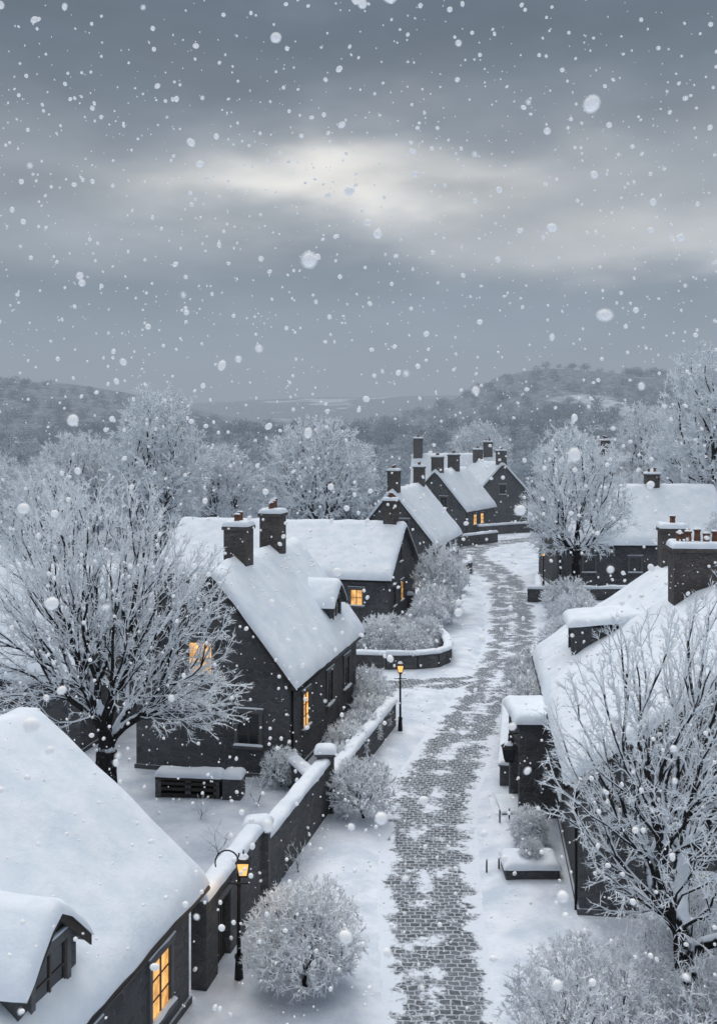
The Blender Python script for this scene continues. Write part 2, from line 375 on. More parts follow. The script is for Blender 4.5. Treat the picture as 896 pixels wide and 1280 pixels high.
# ------------------------------------------------------------------ garden walls
def stone_wall(pts, h, t=.4, T=.2, pillars=(), name='stone_garden_wall', door=None):
    P = empty(name); mb = MB(); sn = MB()
    for k in range(len(pts)-1):
        a = Vector((*pts[k], 0)); b = Vector((*pts[k+1], 0)); d = (b-a); L = d.length; d.normalize(); n = Vector((-d.y, d.x, 0))
        def tf(x, y, z, a=a, d=d, n=n):
            q = a+d*x+n*y; return (q.x, q.y, z)
        if door and door[0] == k:
            d0, d1, dh = door[1:]
            mb.box(0, d0, -t/2, t/2, -.2, h, WSTONE, tf); mb.box(d1, L, -t/2, t/2, -.2, h, WSTONE, tf)
            mb.box(d0, d1, -t/2+.002, t/2-.002, dh, h, WSTONE, tf)
            mb.box(d0, d1, -.04, .04, -.1, dh, WOOD, tf)
            for q in range(1, 6): 
                xx = d0+(d1-d0)*q/6; mb.box(xx-.012, xx+.012, -.052, .052, 0, dh, IRON, tf)
            mb.box(d0-.1, d1+.1, -t/2-.04, t/2+.04, dh, dh+.16, TRIM, tf)
        else: mb.box(0, L, -t/2, t/2, -.2, h, WSTONE, tf)
        mb.box(-.03, L+.03, -t/2-.05, t/2+.05, h, h+.08, TRIM, tf)
        sn.cap(-.08, L+.08, -t/2-.09, t/2+.09, lambda x, y: h+.07, T, .16, step=.35, tf=tf, seed=a.x+a.y, lump=.45)
    for (x, y, ph, sz) in pillars:
        q = sz/2
        mb.box(x-q, x+q, y-q, y+q, -.2, ph, WSTONE); mb.box(x-q-.07, x+q+.07, y-q-.07, y+q+.07, ph, ph+.1, TRIM)
        sn.cap(x-q-.1, x+q+.1, y-q-.1, y+q+.1, lambda a, b: ph+.09, .26, .24, step=.15, seed=x)
    mb.emit('wall', P); sn.emit('wall_snow', P); return P
stone_wall([(-2.96, 30.1), (-3.95, 25.35)], 2.35, door=(0, 3.0, 4.0, 1.95), pillars=[(-2.96, 30.1, 2.35, .7)])
stone_wall([(-2.85, 30.5), (-1.28, 37.2)], 1.9, pillars=[(-1.2, 37.4, 2.25, .62)])
stone_wall([(-1.05, 37.9), (1.57, 48.3)], 1.25)
stone_wall([(-1.5, 37.45), (-2.7, 40.2)], 1.2, T=.16)
cw = [(-3.5, 61.2), (-.6, 60.1), (1.6, 59.75), (3.4, 59.8), (4.6, 60.3), (5.3, 61.4), (5.55, 63.0), (5.5, 65.2), (5.2, 68)]
stone_wall(cw, .95, T=.22)
stone_wall([(4.1, 79.6), (6.6, 82.0), (7.2, 85)], 1.1, T=.2, pillars=[(3.9, 79.4, 1.3, .6)])
stone_wall([(9.4, 98.5), (11.0, 101), (11.3, 105)], 1.1, T=.25)
stone_wall([(9.6, 116), (12.0, 124.5), (17.5, 130)], 1.2, T=.28)
stone_wall([(16, 137), (22, 141), (27, 143)], 1.3, T=.28)
stone_wall([(13.9, 84.3), (16.8, 84.0), (24, 84.6)], 1.05, T=.22)
stone_wall([(14.9, 84.8), (15.9, 91)], 1.05, T=.22)
stone_wall([(5.7, 40.1), (7.2, 49.5)], .9, t=.35)
def planter():
    mb = MB(); mb.box(4.55, 6.2, 31.6, 31.8, -.1, .5, WSTONE); mb.box(4.55, 6.2, 32.6, 32.8, -.1, .5, WSTONE)
    mb.box(4.55, 4.75, 31.8, 32.6, -.1, .5, WSTONE); mb.box(6.0, 6.2, 31.8, 32.6, -.1, .5, WSTONE)
    mb.box(4.75, 6.0, 31.8, 32.6, -.1, .42, WOOD)
    mb.cap(4.48, 6.27, 31.53, 32.87, lambda x, y: .49, .22, .2, step=.25); mb.emit('stone_planter')
planter()
def posts(name, pts, h=.45):
    mb = MB()
    for x, y in pts:
        mb.cyl((x, y, -.05), (x, y, h), .03, .025, 8, IRON); mb.cyl((x, y, h), (x, y, h+.06), .045, .02, 8, SNOW)
    mb.emit(name)
posts('iron_bollards', [(4.05, 32.4), (4.45, 32.5)]); posts('iron_bollards', [(5.0, 36.3), (5.35, 36.4)], .6)

P = empty('garden_bench', (-6.1, 38.9, 0), -6)
mb = MB()
mb.box(-1.55, 1.0, -.35, .35, .85, .98, WOOD)
for x in (-1.45, -.3, .8): mb.box(x-.11, x+.11, -.3, .3, -.1, .85, WSTONE)
mb.box(-1.4, .9, .18, .26, .1, .8, WOOD)
for z in (.22, .45, .66): mb.box(-1.34, .8, -.30, -.24, z, z+.12, WOOD)
mb.box(1.05, 1.75, -.4, .4, -.1, 1.0, WSTONE)
mb.emit('frame', P)
mb = MB(); mb.cap(-1.6, 1.03, -.4, .4, lambda x, y: .97, .24, .2, step=.2); mb.cap(1.0, 1.8, -.45, .45, lambda x, y: 1.0, .26, .2, step=.2, seed=4); mb.emit('bench_snow', P)

# ------------------------------------------------------------------ lamps
def lantern(mb, x, y, z, s=1.):
    b, t, h = .11*s, .17*s, .36*s
    def ring(r, zz): return [(x-r, y-r, zz), (x+r, y-r, zz), (x+r, y+r, zz), (x-r, y+r, zz)]
    R0, R1 = ring(b*.93, z), ring(t*.93, z+h)
    for k in range(4): mb.poly([R0[k], R0[(k+1) % 4], R1[(k+1) % 4], R1[k]], LGLASS)
    A0, A1 = ring(b, z), ring(t, z+h)
    for k in range(4):
        mb.cyl(A0[k], A1[k], .018*s, .018*s, 6, IRON); mb.cyl(A0[k], A0[(k+1) % 4], .014*s, .014*s, 6, IRON); mb.cyl(A1[k], A1[(k+1) % 4], .018*s, .018*s, 6, IRON)
    mb.box(x-b, x+b, y-b, y+b, z-.04*s, z, IRON)
    Q = ring(t*1.2, z+h); T2 = ring(t*.35, z+h+.16*s)
    for k in range(4): mb.poly([Q[k], Q[(k+1) % 4], T2[(k+1) % 4], T2[k]], IRON)
    mb.poly(list(reversed(Q)), IRON); mb.poly(T2, IRON)
    mb.cyl((x, y, z+h+.15*s), (x, y, z+h+.30*s), .035*s, .012*s, 8, IRON)
    mb.cap(x-t*.8, x+t*.8, y-t*.8, y+t*.8, lambda a, c: z+h+.16*s-max(abs(a-x), abs(c-y))*.75, .06*s, .1*s, step=.06)
def street_lamp(x, y, H, bracket=False, glow=12):
    P = empty('street_lamp', (x, y, 0)); mb = MB()
    mb.cyl((0, 0, -.05), (0, 0, .12), .17, .17, 12, IRON); mb.cyl((0, 0, .12), (0, 0, .7), .12, .085, 12, IRON)
    mb.cyl((0, 0, .7), (0, 0, .78), .11, .11, 12, IRON); mb.cyl((0, 0, .78), (0, 0, H-.75), .055, .042, 12, IRON)
    mb.cyl((0, 0, H-1.0), (0, 0, H-.94), .075, .075, 12, IRON)
    mb.cyl((-.28, 0, H-.97), (.28, 0, H-.97), .018, .018, 8, IRON)
    mb.cyl((0, 0, H-.78), (0, 0, H-.68), .04, .09, 12, IRON)
    mb.emit('post', P)
    mb = MB()
    if bracket:
        pr = None
        for k in range(13):
            t = k/12*math.pi*1.1; q = (-.42+.30*math.cos(t)+.12, 0, H-.45+.32*math.sin(t)*1.0)
            if pr: mb.cyl(pr, q, .02, .02, 6, IRON)
            pr = q
        mb.cyl((0, 0, H-.97), (.0, 0, H-.2), .03, .02, 8, IRON)
        lantern(mb, .12, -.05, H-.72, .95)
    else: lantern(mb, 0, 0, H-.66, .9)
    mb.cap(-.17, .17, -.17, .17, lambda a, b: .05, .14, .1)
    mb.emit('lantern', P)
    if glow:
        L = bpy.data.lights.new('lamp_glow', 'POINT'); L.energy = glow; L.color = (1, .6, .25); L.shadow_soft_size = .12
        lo = bpy.data.objects.new('lamp_glow', L); COL.objects.link(lo); lo.parent = P; lo.location = (.1 if bracket else 0, -.28, H-.5)
street_lamp(1.93, 47.4, 3.55, glow=8); street_lamp(-3.02, 25.9, 3.55, True); street_lamp(16.5, 91.5, 3.6, glow=0)
mb = MB(); lantern(mb, 5.42, 37.0, 2.15, 1.25)
mb.cyl((5.42, 37.0, 2.9), (5.42, 37.0, 3.1), .02, .02, 6, IRON); mb.cyl((5.42, 37, 3.08), (5.78, 37, 3.12), .025, .025, 6, IRON); mb.cyl((5.5, 37, 3.08), (5.78, 37, 2.75), .018, .018, 6, IRON)
o = mb.emit('wall_lantern')
for i, mm in enumerate(o.data.materials):
    if mm == LGLASS: o.data.materials[i] = DGLASS

# ------------------------------------------------------------------ ground + roads
def catmull(pts, n=10):
    out = []; P = [pts[0]]+list(pts)+[pts[-1]]
    for i in range(1, len(P)-2):
        p0, p1, p2, p3 = map(np.array, P[i-1:i+3])
        for k in range(n):
            t = k/n; out.append(.5*((2*p1)+(-p0+p2)*t+(2*p0-5*p1+4*p2-p3)*t*t+(-p0+3*p1-3*p2+p3)*t**3))
    out.append(np.array(pts[-1], float)); return np.array(out)
road = [(2.2, 4, 1.25), (2.0, 14, 1.2), (1.95, 24.2, 1.15), (2.2, 32, 1.38), (2.8, 39, 1.5), (3.9, 43.7, 1.5), (5.5, 49.8, 1.45), (7.8, 57.8, 1.45),
        (10.3, 68.9, 1.7), (12.6, 85.3, 2.0), (13.7, 97, 2.1), (13.2, 107, 2.3), (12.2, 115, 2.4), (14.0, 123, 2.4), (20, 131.5, 2.2), (32, 137, 2.2), (60, 145, 2.2)]
lane = [(7.2, 57.9, 1.3), (3.5, 56.8, 1.2), (-2, 56.6, 1.2), (-9, 58.3, 1.2), (-20, 61.5, 1.2), (-45, 66, 1.2)]
RC, LC = catmull(road, 14), catmull(lane, 12)
def roadmesh(C, name, z):
    d = np.gradient(C[:, :2], axis=0); d /= np.linalg.norm(d, axis=1)[:, None]; n = np.stack([d[:, 1], -d[:, 0]], 1)
    s = np.concatenate([[0], np.cumsum(np.linalg.norm(np.diff(C[:, :2], axis=0), axis=1))])
    K = 13; V = []; UV = []; E = []
    for i in range(len(C)):
        for k in range(K):
            t = -1+2*k/(K-1); w = C[i, 2]+.46; p = C[i, :2]+n[i]*t*w
            V.append((p[0], p[1], z+.02*(1-t*t))); UV.append((t*w, s[i])); E.append(abs(t))
    F = [(i*K+k, i*K+k+1, (i+1)*K+k+1, (i+1)*K+k) for i in range(len(C)-1) for k in range(K-1)]
    me = bpy.data.meshes.new(name); me.from_pydata(V, [], F); me.materials.append(COB)
    uvl = me.uv_layers.new(name='UVMap')
    for l in me.loops: uvl.data[l.index].uv = UV[l.vertex_index]
    a = me.attributes.new('edge', 'FLOAT', 'POINT'); a.data.foreach_set('value', E)
    for p in me.polygons: p.use_smooth = True
    o = bpy.data.objects.new(name, me); COL.objects.link(o); return o
roadmesh(RC, 'cobblestone_road', .015); roadmesh(LC, 'cobblestone_lane', .008)

def G(x, y, cx, cy, sx, sy, a): return a*np.exp(-((x-cx)/sx)**2-((y-cy)/sy)**2)
def sstep(a, b, t):
    t = np.clip((t-a)/(b-a), 0, 1); return t*t*(3-2*t)
rng = np.random.default_rng(3)
_ph = rng.uniform(0, 6.28, (24, 2)); _dr = rng.uniform(0, 6.28, 24)
def wav(x, y, base):
    z = np.zeros_like(x, dtype=float)
    for k in range(24):
        f = base*(1.22**k); z += np.sin(f*(x*np.cos(_dr[k])+y*np.sin(_dr[k]))+_ph[k, 0])/(1.18**k)
    return z/6.
def terrain(x, y):
    x = np.asarray(x, float); y = np.asarray(y, float)
    z = np.zeros_like(x)
    z += sstep(180, 420, y)*6
    z += sstep(420, 900, y)*16
    z += G(x, y, -190, 660, 95, 150, 27)+G(x, y, -330, 640, 110, 170, 22)
    z += G(x, y, 105, 640, 62, 150, 31)+G(x, y, 200, 650, 85, 150, 28)+G(x, y, 340, 620, 110, 170, 30)
    z += G(x, y, -60, 430, 90, 60, 7)+G(x, y, 90, 410, 70, 60, 8)
    z += wav(x, y, .02)*sstep(200, 500, y)*2.5
    z += sstep(900, 1300, y)*28*(1+.35*np.sin(x/210+1.)) - sstep(1400, 2000, y)*90
    dmin = np.full(x.shape, 1e9)
    for C in (RC, LC):
        for c in C[::2]:
            dd = np.hypot(x-c[0], y-c[1])-c[2]-.05; dmin = np.minimum(dmin, dd)
    near = 1-sstep(130, 170, y)
    bank = sstep(-.05, .8, dmin)*.13
    und = (wav(x, y, .5)*.07+.06)*sstep(.2, 1.6, dmin)
    z += np.where(dmin > 0, bank+und, 0)*near - .012*near
    return z
def axis(segs):
    out = [segs[0][0]]
    for a, b, st in segs:
        n = max(1, int(round((b-a)/st))); out += [a+(b-a)*k/n for k in range(1, n+1)]
    return np.array(out)
ax = axis([(-2500, -600, 100), (-600, -100, 14), (-100, -24, 3), (-24, -4, .5), (-4, 18, .28), (18, 40, 1.2), (40, 100, 4), (100, 600, 14), (600, 2500, 100)])
ay = axis([(-400, 0, 40), (0, 14, 2), (14, 70, .35), (70, 150, .8), (150, 240, 4), (240, 1000, 10), (1000, 2000, 40), (2000, 3500, 150)])
XX, YY = np.meshgrid(ax, ay, indexing='ij'); ZZ = terrain(XX, YY)
V = np.stack([XX.ravel(), YY.ravel(), ZZ.ravel()], 1); ny = len(ay)
ii, jj = np.meshgrid(np.arange(len(ax)-1), np.arange(ny-1), indexing='ij'); q = (ii*ny+jj).ravel()
F = np.stack([q, q+ny, q+ny+1, q+1], 1)
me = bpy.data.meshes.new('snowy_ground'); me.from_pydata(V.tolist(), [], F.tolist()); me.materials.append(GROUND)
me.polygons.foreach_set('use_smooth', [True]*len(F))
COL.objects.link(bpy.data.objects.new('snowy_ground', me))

# ------------------------------------------------------------------ trees
def unit(a): return a/np.maximum(np.linalg.norm(a, axis=-1, keepdims=True), 1e-9)
def tubes(P0, P1, R0, R1, n):
    D = unit(P1-P0); ref = np.where(np.abs(D[:, 2:3]) > .9, np.array([[1., 0, 0]]), np.array([[0, 0, 1.]]))
    A = unit(np.cross(D, ref)); B = np.cross(D, A); k = len(P0)
    t = np.arange(n)*2*np.pi/n; c, s = np.cos(t), np.sin(t)
    ring = A[:, None, :]*c[None, :, None]+B[:, None, :]*s[None, :, None]
    V = np.concatenate([P0[:, None]+ring*R0[:, None, None], P1[:, None]+ring*R1[:, None, None]], 1).reshape(-1, 3)
    b = (np.arange(k)*2*n)[:, None]; i = np.arange(n)[None]; j = (np.arange(n)+1) % n; j = j[None]
    F = np.stack([b+i, b+j, b+n+j, b+n+i], 2).reshape(-1, 4)
    return V, F
def spikes(P0, P1, R):
    D = unit(P1-P0); ref = np.where(np.abs(D[:, 2:3]) > .9, np.array([[1., 0, 0]]), np.array([[0, 0, 1.]]))
    A = unit(np.cross(D, ref)); B = np.cross(D, A); k = len(P0)
    v = [P0+A*R[:, None], P0+(-.5*A+.87*B)*R[:, None], P0+(-.5*A-.87*B)*R[:, None], P1]
    V = np.stack(v, 1).reshape(-1, 3); b = np.arange(k)*4
    F = np.concatenate([np.stack([b, b+1, b+3], 1), np.stack([b+1, b+2, b+3], 1), np.stack([b+2, b, b+3], 1)])
    return V, F
def crown_points(rg, n, c, r, shell=.5, low=-.55, lob=.2):
    out = []
    ph = rg.uniform(0, 6.28, 6)
    while len(out) < n:
        d = unit(rg.normal(size=3)); 
        if d[2] < low: continue
        az = math.atan2(d[1], d[0])
        k = 1+lob*(math.sin(2*az+ph[0])*.4+math.sin(3*az+ph[1]+d[2]*3)*.35+math.sin(5*az+ph[2]+d[2]*5)*.3+math.sin(7*d[2]+ph[3])*.3)
        rad = rg.uniform(0, 1)**shell*k
        if rad < .18: continue
        out.append(np.array(c)+d*np.array(r)*rad)
    return np.array(out)
def grow(rg, root, fork, pts, bf=.35, seg=.35, rtip=.011, power=.44):
    mx = 40000; pos = np.zeros((mx, 3)); par = -np.ones(mx, int); path = np.zeros(mx); dr = np.zeros((mx, 3)); n = 0
    root = np.array(root, float); fork = np.array(fork, float)
    k = max(3, int(np.linalg.norm(fork-root)/seg))
    for i in range(k+1):
        t = i/k; p = root+(fork-root)*t+np.array([math.sin(t*5)*.06, math.cos(t*4)*.05, 0])*k*.12
        pos[n] = p; par[n] = n-1; dr[n] = unit(fork-root); path[n] = 0 if n == 0 else path[n-1]+seg*.3; n += 1
    first = k-max(1, k//3)
    order = np.argsort(np.linalg.norm(pts-fork, axis=1))
    for p in pts[order]:
        d = pos[first:n]-p; dist = np.sqrt((d*d).sum(1)); cost = dist+bf*path[first:n]
        al = ((p-pos[first:n])*dr[first:n]).sum(1)/np.maximum(dist, 1e-6); cost = cost*(1.25-.35*al)
        j = first+int(np.argmin(cost)); a = pos[j].copy(); L = dist[j-first]
        if L < .08: continue
        m = max(1, int(L/seg)); c = a+unit(dr[j]+np.array([0, 0, .1]))*L*.42
        last = j
        for i in range(1, m+1):
            t = i/m; q = (1-t)**2*a+2*(1-t)*t*c+t*t*p+rg.normal(size=3)*.035*seg*(2 if i < m else 0)
            if n >= mx: break
            pos[n] = q; par[n] = last; dr[n] = unit(q-pos[last]); path[n] = path[last]+np.linalg.norm(q-pos[last]); last = n; n += 1
    pos, par, dr = pos[:n], par[:n], dr[:n]; cnt = np.zeros(n); kids = np.zeros(n, int)
    for i in range(n-1, 0, -1):
        if kids[i] == 0: cnt[i] = 1
        cnt[par[i]] += cnt[i]; kids[par[i]] += 1
    r = rtip*np.maximum(cnt, 1)**power
    return pos, par, dr, cnt, r
def tree_mesh(name, seed, root, fork, pts, twigs=4, sub=2, tl=(.22, .5), tr=.012, frost=None, bark=None, bf=.35, seg=.35, rtip=.011, power=.44, maxc=4, up=.15, spread=.75, fc=2):
    rg = np.random.default_rng(seed)
    pos, par, dr, cnt, r = grow(rg, root, fork, pts, bf, seg, rtip, power)
    idx = np.arange(1, len(pos)); P0 = pos[par[idx]]; P1 = pos[idx]; R1 = r[idx]; R0 = np.minimum(r[par[idx]], R1*1.35)
    Vs, Fs4, MI, off = [], [], [], 0
    D = P1-P0; P1e = P1+unit(D)*R1[:, None]*.35
    for lo, hi, n in ((.06, 9, 9), (.025, .06, 5), (0, .025, 3)):
        s = (R1 >= lo) & (R1 < hi)
        if s.any():
            V, F = tubes(P0[s], P1e[s], R0[s], R1[s], n); Vs.append(V); Fs4.append(F+off); off += len(V)
            MI.append(np.repeat((cnt[idx][s] <= fc).astype(int), n))
    V, F = tubes(pos[:1]-[[0, 0, .3]], pos[1:2], r[:1]*1.7, r[1:2], 9); Vs.append(V); Fs4.append(F+off); off += len(V); MI.append(np.zeros(9, int))
    c = np.where((cnt <= maxc) & (np.arange(len(pos)) > 3))[0]
    c = np.repeat(c, twigs); cen = pts.mean(0)
    start = pos[c]+dr[c]*rg.uniform(-.25, .1, (len(c), 1))*seg
    d = unit(dr[c]+rg.normal(size=(len(c), 3))*spread+unit(pos[c]-cen)*.35+np.array([0, 0, up]))
    L = rg.uniform(*tl, (len(c), 1)); end = start+d*L
    S = [start]; E = [end]; R = [np.full(len(c), tr)]
    for k in range(sub):
        f = rg.uniform(.25, .85, (len(c), 1)); s2 = start+(end-start)*f
        d2 = unit(d+rg.normal(size=d.shape)*.7); S.append(s2); E.append(s2+d2*L*rg.uniform(.35, .65, (len(c), 1))); R.append(np.full(len(c), tr*.85))
    V3, F3 = spikes(np.concatenate(S), np.concatenate(E), np.concatenate(R)); Vs.append(V3)
    F4 = np.concatenate(Fs4); F3 = F3+off
    me = bpy.data.meshes.new(name); V = np.concatenate(Vs)
    me.vertices.add(len(V)); me.vertices.foreach_set('co', V.ravel().astype(np.float32))
    nl = len(F4)*4+len(F3)*3; me.loops.add(nl); me.loops.foreach_set('vertex_index', np.concatenate([F4.ravel(), F3.ravel()]).astype(np.int32))
    me.polygons.add(len(F4)+len(F3))
    ls = np.concatenate([np.arange(len(F4))*4, len(F4)*4+np.arange(len(F3))*3]).astype(np.int32); me.polygons.foreach_set('loop_start', ls)
    try: me.polygons.foreach_set('loop_total', np.concatenate([np.full(len(F4), 4), np.full(len(F3), 3)]).astype(np.int32))
    except Exception: pass
    me.materials.append(bark or BARK); me.materials.append(frost or FROST)
    mi = np.concatenate(MI+[np.ones(len(F3), int)]).astype(np.int32)
    me.polygons.foreach_set('material_index', mi)
    me.polygons.foreach_set('use_smooth', np.concatenate([np.ones(len(F4), bool), np.zeros(len(F3), bool)]))
    me.update(calc_edges=True); me.validate()
    return me
def place(name, me, x, y, s=1., rot=0., z=None, sz=None):
    o = bpy.data.objects.new(name, me); COL.objects.link(o)
    o.location = (x, y, float(terrain([x], [y])[0]) if z is None else z); o.scale = (s, s, sz or s); o.rotation_euler = (0, 0, rot); return o

rg = np.random.default_rng(11)
pts = np.concatenate([crown_points(rg, 1500, (-.4, 0, 7.3), (4.7, 4.0, 4.8), .5, -.75, .18), crown_points(rg, 150, (3.1, -.2, 4.5), (2.2, 2.0, 1.3), .5, -.9, .15)])
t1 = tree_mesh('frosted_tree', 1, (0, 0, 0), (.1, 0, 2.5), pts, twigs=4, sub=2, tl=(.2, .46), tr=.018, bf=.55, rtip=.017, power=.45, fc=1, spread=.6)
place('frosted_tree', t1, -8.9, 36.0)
rg = np.random.default_rng(21)
pts = crown_points(rg, 1500, (.75, 0, 6.3), (4.3, 3.1, 4.2), .5, -.75, .18)
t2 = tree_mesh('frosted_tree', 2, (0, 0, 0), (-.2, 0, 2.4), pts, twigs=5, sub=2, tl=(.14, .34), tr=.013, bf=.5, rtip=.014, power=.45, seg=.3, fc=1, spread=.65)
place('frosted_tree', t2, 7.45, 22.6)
rg = np.random.default_rng(31)
pts = crown_points(rg, 750, (0, 0, 8.2), (4.6, 4.2, 6.0), .45, -.7, .18)
t3 = tree_mesh('frosted_tree', 3, (0, 0, 0), (0, 0, 3.2), pts, twigs=5, sub=2, tl=(.3, .8), tr=.038, bf=.5, rtip=.024, seg=.5, fc=1)
place('frosted_tree', t3, 17.2, 81.0)
rg = np.random.default_rng(41)
pts = crown_points(rg, 900, (0, 0, 9), (6.0, 5.4, 6.4), .42, -.6, .05)
t4 = tree_mesh('frosted_tree', 4, (0, 0, 0), (0, 0, 3), pts, twigs=5, sub=2, tl=(.35, .9), tr=.062, bf=.55, rtip=.026, seg=.6, fc=2)
rg = np.random.default_rng(51)
pts = crown_points(rg, 900, (0, 0, 10), (5.6, 5.2, 8.0), .42, -.75, .12)
t5 = tree_mesh('frosted_tree', 5, (0, 0, 0), (0, 0, 3.4), pts, twigs=5, sub=2, tl=(.35, .9), tr=.062, bf=.5, rtip=.026, seg=.6, fc=2)
for mesh, x, y, s, r in ((t4, -3.9, 104, 1, .3), (t5, -19.6, 100, 1, 1), (t4, -14.4, 108, .82, 2), (t4, -28.5, 104, .9, 4), (t4, -35, 96, .8, 5),
        (t4, 22.6, 190, 1.05, 1.2), (t5, 35.5, 101, 1.22, 2.6), (t5, 34.5, 122, .95, .6), (t4, 30, 112, .62, 3.6), (t3, 27.5, 121, .8, 3.6),
        (t4, 31.5, 84, .55, 3.6), (t3, -24, 78, .8, 1.6), (t3, -31, 70, .85, 2.6), (t5, 42, 112, 1.1, 1.1)):
    place('frosted_tree', mesh, x, y, s, r)

def bush(name, seed, r, h, n, tw=5, tl=(.1, .26), tr=.010, sub=2):
    rg = np.random.default_rng(seed); pts = crown_points(rg, n, (0, 0, h*.5), (r, r, h*.52), .42, -.8, .10)
    return tree_mesh(name, seed, (0, 0, 0), (0, 0, .15), pts, twigs=tw, sub=sub, tl=tl, tr=tr, frost=FROSTB, bf=.3, seg=.22, rtip=.007, power=.33, spread=.9, maxc=3)
b1 = bush('frosted_bush', 101, 1.5, 2.45, 1500, 5, tr=.016); b2 = bush('frosted_bush', 102, 1.0, 1.8, 600, 5, tr=.018); b3 = bush('frosted_bush', 103, 2.2, 3.6, 1900, 5, tr=.015)
b4 = bush('frosted_bush', 104, 1.5, 2.4, 420, 5, (.18, .4), .036)
b5 = bush('bare_shrub', 105, .5, .9, 45, 2, (.1, .25), .009, 1)
place('frosted_bush', b1, -1.35, 25.5); place('frosted_bush', b2, .15, 36.8, 1.15)
place('frosted_bush', b3, 4.9, 21.0, .92, 1); place('frosted_bush', b1, 7.8, 20.4, 1.25, 2)
place('frosted_bush', b3, 8.3, 24.8, .8, 4)
for x, y, s in ((-.6, 62.6, .75), (1.1, 63.2, .95), (3.2, 62.4, .8), (4.3, 65.4, .8), (5.6, 73.5, 1.1), (4.9, 71.2, .9), (2.0, 66.5, .8)):
    place('frosted_bush', b4, x, y, s, x*3)
place('frosted_bush', b4, 6.4, 78.0, 1.3, 2, sz=2.1); place('frosted_bush', b4, 7.8, 88, 1.1, 2)
for x, y, s in ((9.2, 53.0, 1.05), (8.6, 50.0, .8), (12.6, 62, 1.1), (14.5, 69, 1.15), (15.4, 75.5, 1.2), (11.3, 57, .95), (16.4, 80, .8), (10.0, 49.3, .9)):
    place('frosted_bush', b4, x, y, s, x*3)
for x, y, s in ((-.9, 40.6, .8), (-.5, 42.6, .95), (.1, 44.8, .9), (.5, 47.0, .95), (.75, 49.6, 1.0), (.4, 51.6, 1.1), (-3.0, 39.9, .8)):
    place('frosted_bush', b2, x, y, s, x*5)
place('frosted_bush', b2, 5.7, 34.2, .7, 1); place('frosted_bush', b2, 5.4, 32.2, .4, 1, z=.5)
for x, y, s in ((-4.6, 33.5, 1.1), (-3.7, 37.8, 1.2), (-1.9, 32.2, 1.0), (-5.6, 36.5, .9), (5.6, 35.3, .8), (-4.2, 29.8, 1.1)):
    place('bare_shrub', b5, x, y, s, x*4)

# distant woodland
rg = np.random.default_rng(71)
FM = []; HM = []
for k in range(3):
    pts = crown_points(rg, 160, (0, 0, 7), (4.6+k*.3, 4.4, 5.6), .42, -.75, .2)
    kw = dict(twigs=5, sub=1, tl=(.6, 1.5), tr=.12, bf=.4, rtip=.035, seg=1.0)
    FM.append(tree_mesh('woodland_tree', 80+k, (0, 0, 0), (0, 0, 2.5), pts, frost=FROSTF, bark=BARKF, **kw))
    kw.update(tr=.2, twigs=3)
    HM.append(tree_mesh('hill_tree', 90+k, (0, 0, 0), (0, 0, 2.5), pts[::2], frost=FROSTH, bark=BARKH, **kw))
W = empty('distant_woodland'); cnt = 0
hs = [(22, 162, 16), (15, 172, 14), (14, 142, 12), (31, 134, 10), (24, 94, 12), (9, 110, 13), (22.6, 190, 8)]
tries = 0
spots = []
while cnt < 1500 and tries < 80000:
    tries += 1
    u = random.random(); y = 122+(u**1.05)*600; x = random.uniform(-.48, .48)*y
    if any(math.hypot(x-a, y-b) < c for a, b, c in hs): continue
    if np.min(np.hypot(RC[:, 0]-x, RC[:, 1]-y)) < 9: continue
    if y < 200 and 4 < x < 30: continue
    dens = mnoise.noise(Vector((x*.012, y*.008, 4.)))
    if y > 240 and dens < -.14: continue
    spots.append((x, y)); cnt += 1
zz = terrain(np.array([s[0] for s in spots]), np.array([s[1] for s in spots]))
for k, (x, y) in enumerate(spots):
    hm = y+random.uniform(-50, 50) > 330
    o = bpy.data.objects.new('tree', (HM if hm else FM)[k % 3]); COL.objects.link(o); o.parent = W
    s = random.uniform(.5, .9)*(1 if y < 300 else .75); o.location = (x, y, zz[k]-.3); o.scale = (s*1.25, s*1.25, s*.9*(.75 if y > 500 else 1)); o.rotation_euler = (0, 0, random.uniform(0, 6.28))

# ------------------------------------------------------------------ falling snow
rg = np.random.default_rng(9)
nf = 14000
lo, hi = np.array([-18, 4.2, 0.3]), np.array([18, 34, 25])
C = rg.uniform(lo, hi, (nf, 3)); rad = .011+.036*rg.uniform(0, 1, nf)**2.4
bm = bmesh.new(); bmesh.ops.create_icosphere(bm, subdivisions=2, radius=1); bv = np.array([v.co[:] for v in bm.verts]); bf_ = np.array([[v.index for v in f.verts] for f in bm.faces]); bm.free()
ax3 = unit(rg.normal(size=(nf, 3))); k3 = rg.uniform(0, .45, (nf, 1, 1))
dot = (bv[None]*ax3[:, None]).sum(2, keepdims=True)
B = bv[None]+ax3[:, None]*dot*k3
V = (C[:, None]+B*rad[:, None, None]).reshape(-1, 3)
F = (bf_[None]+(np.arange(nf)*len(bv))[:, None, None]).reshape(-1, 3)
me = bpy.data.meshes.new('falling_snow'); me.from_pydata(V.tolist(), [], F.tolist()); me.polygons.foreach_set('use_smooth', [True]*len(F))
m, nt = new_mat('snowflake')
t = N(nt, 'ShaderNodeBsdfDiffuse'); t.inputs['Color'].default_value = (.99, .99, 1, 1)
nt.links.new(t.outputs[0], N(nt, 'ShaderNodeOutputMaterial').inputs[0])
me.materials.append(m); COL.objects.link(bpy.data.objects.new('falling_snow', me))

